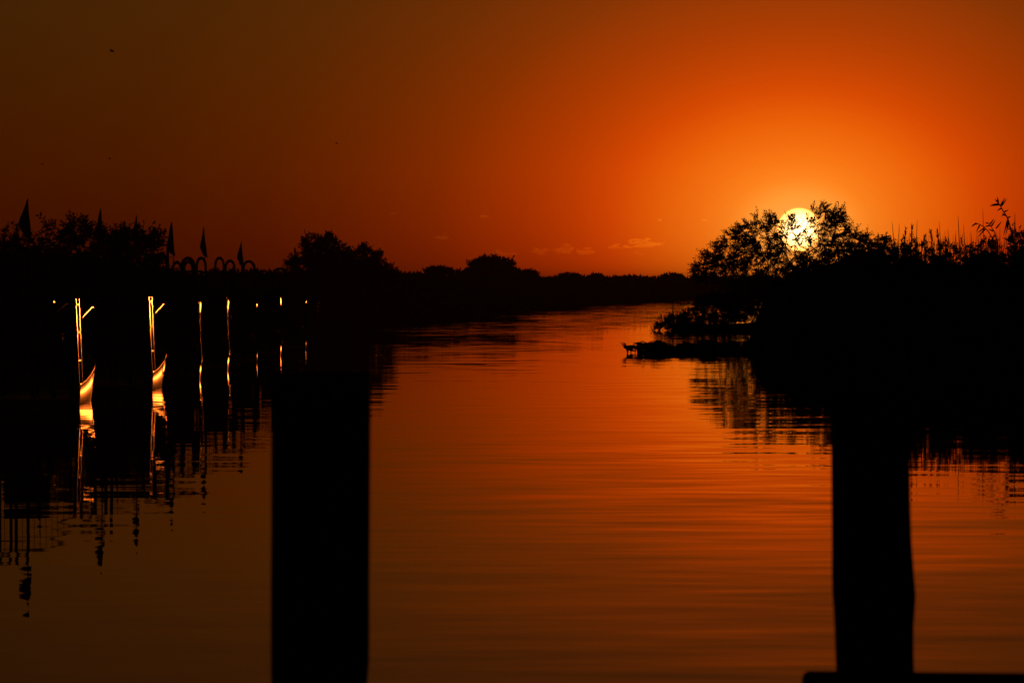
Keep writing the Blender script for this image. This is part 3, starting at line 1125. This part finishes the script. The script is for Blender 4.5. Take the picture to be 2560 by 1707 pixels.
# ------------------------------------------------------------------ dock posts and beam in front
def post(name, label, prof, d, seed):
    """prof: (y, left x, right x) rows in photo pixels down the post"""
    rg = np.random.default_rng(seed)
    n = 28
    rows = []
    for (y, xl, xr) in prof:
        a, b = P(xl, y, d), P(xr, y, d)
        rows.append(((a[0] + b[0]) / 2, (b[0] - a[0]) / 2, a[2]))
    x, r, z = rows[-1]
    rows += [(x, r, z - .6), (x, r * 1.02, -1.5)]
    v, f = [], []
    wob = rg.normal(size=n) * .010
    for i, (x, r, z) in enumerate(rows):
        for k in range(n):
            w = 2 * math.pi * k / n
            # square-hewn timber with well rounded arrises
            e = (abs(math.cos(w)) ** 7 + abs(math.sin(w)) ** 7) ** (-1 / 7)
            q = r * e * (1 + wob[k] * (abs(math.cos(w)) < .9))
            v.append((x + math.cos(w) * q, d + math.sin(w) * q, z))
    top = len(v)
    x, r, z = rows[0]
    for k in range(n):
        w = 2 * math.pi * k / n
        e = (abs(math.cos(w)) ** 7 + abs(math.sin(w)) ** 7) ** (-1 / 7)
        v.append((x + math.cos(w) * (r * e - .006), d + math.sin(w) * (r * e - .006), z + .006 + .002 * math.sin(k)))
    m = len(rows)
    for i in range(m - 1):
        for k in range(n):
            l = (k + 1) % n
            f.append((i * n + l, i * n + k, (i + 1) * n + k, (i + 1) * n + l))
    for k in range(n):
        l = (k + 1) % n
        f.append((k, l, top + l, top + k))
    f.append(tuple(top + k for k in range(n)))
    mb = MB()
    mb.add(v, f)
    x, r, z = rows[-1]
    return tag(mb.build(name, M_wood, loc=(x, d, 0)), label, 'post')


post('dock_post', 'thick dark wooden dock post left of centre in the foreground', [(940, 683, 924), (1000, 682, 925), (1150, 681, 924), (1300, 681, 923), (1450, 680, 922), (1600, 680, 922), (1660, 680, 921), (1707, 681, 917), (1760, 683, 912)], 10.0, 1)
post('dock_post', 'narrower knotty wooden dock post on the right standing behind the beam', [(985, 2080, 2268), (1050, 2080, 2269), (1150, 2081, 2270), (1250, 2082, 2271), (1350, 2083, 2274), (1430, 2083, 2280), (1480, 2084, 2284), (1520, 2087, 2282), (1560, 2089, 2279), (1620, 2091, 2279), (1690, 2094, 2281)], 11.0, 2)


def beam():
    d = 10.72
    a, b = P(2008, 1679, d), P(2900, 1690, d)
    L = b[0] - a[0] + .6
    sl = (b[2] - a[2]) / (b[0] - a[0])
    h, dep, r = .16, .05, .022
    prof = []
    for k in range(7):
        w = math.pi / 2 * k / 6
        prof.append((r - r * math.cos(w), -r + r * math.sin(w)))
    pts = [(0, -h + .0)] + prof
    v, f = [], []
    out = [(x, z) for (x, z) in pts] + [(L, 0), (L, -h)]
    n = len(out)
    for yy in (-dep, dep):
        for (x, z) in out:
            v.append((a[0] + x, d + yy, a[2] + z + sl * x))
    f.append(tuple(range(n)))
    f.append(tuple(range(2 * n - 1, n - 1, -1)))
    for k in range(n):
        l = (k + 1) % n
        f.append((l, k, n + k, n + l))
    mb = MB()
    mb.add(v, f)
    o = mb.build('wooden_beam', M_beam, loc=(a[0], d, a[2]))
    md = o.modifiers.new('soft_edges', 'BEVEL')
    md.width = .006
    md.segments = 2
    return tag(o, 'dark horizontal dock beam with a rounded end in the lower right corner', 'beam')


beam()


# ------------------------------------------------------------------ birds far up in the sky
def bird(px, py, d, span, flap, yaw, label):
    c = P(px, py, d)
    t = thing('bird', label, 'bird', tuple(c), 'birds in the left part of the sky')
    b = MB()
    b.tube([(0, -.5, .02), (0, -.36, 0), (0, -.1, 0), (0, .2, 0), (0, .34, .02), (0, .44, .03), (0, .54, .02)], [.02, .05, .10, .11, .06, .06, .01], 8)
    b.add([(-.10, -.62, .02), (.10, -.62, .02), (.03, -.3, .02), (-.03, -.3, .02)], [(0, 1, 2, 3)])
    k = span / 1.6
    bo = b.build('body', M_bird, t, smooth=True)
    for sx in (-1, 1):
        w = MB()
        v, f = [], []
        for (u, ch, dz) in ((.06, .20, .05), (.35, .22, .05 + flap * .35), (.6, .16, .05 + flap * .5), (.82, .03, .05 + flap * .45)):
            v += [(sx * u, .12 + ch * .3, dz + .008), (sx * u, .12 - ch, dz + .008), (sx * u, .12 - ch, dz - .008), (sx * u, .12 + ch * .3, dz - .008)]
        for i in range(3):
            for q in range(4):
                l = (q + 1) % 4
                f.append((i * 4 + q, i * 4 + l, i * 4 + 4 + l, i * 4 + 4 + q))
        f += [(12, 13, 14, 15)]
        w.add(v, f)
        w.build('wing', M_bird, t)
    t.scale = (k, k, k)
    t.rotation_euler = (rad(8), rad(6), yaw)


bird(280, 129, 115, .17 * 1.5, .5, rad(70), 'highest bird, alone in the upper left sky')
bird(106, 411, 190, .20 * 1.5, .3, rad(40), 'tiny bird near the left edge above the first pennant')
bird(274, 397, 190, .16 * 1.5, .4, rad(100), 'tiny faint bird right above the second airboat pennant')
bird(842, 359, 180, .16 * 1.5, .2, rad(80), 'tiny bird in mid sky above the broad-crowned tree')


# ------------------------------------------------------------------ thin evening haze
def haze():
    mb = MB()
    mb.box((0, 4450, 4.1), (12400, 9700, 11.4))
    m = bpy.data.materials.new('evening_haze')
    m.use_nodes = True
    nt = m.node_tree
    nt.nodes.remove(nt.nodes['Principled BSDF'])
    v = nt.nodes.new('ShaderNodeVolumePrincipled')
    v.inputs['Color'].default_value = (.95, .9, .85, 1)
    v.inputs['Density'].default_value = 2.2e-4
    v.inputs['Anisotropy'].default_value = -.45
    nt.links.new(v.outputs[0], nt.nodes['Material Output'].inputs['Volume'])
    o = mb.build('haze', m)
    return tag(o, 'thin warm evening haze over the river', None, kind='stuff')


haze()
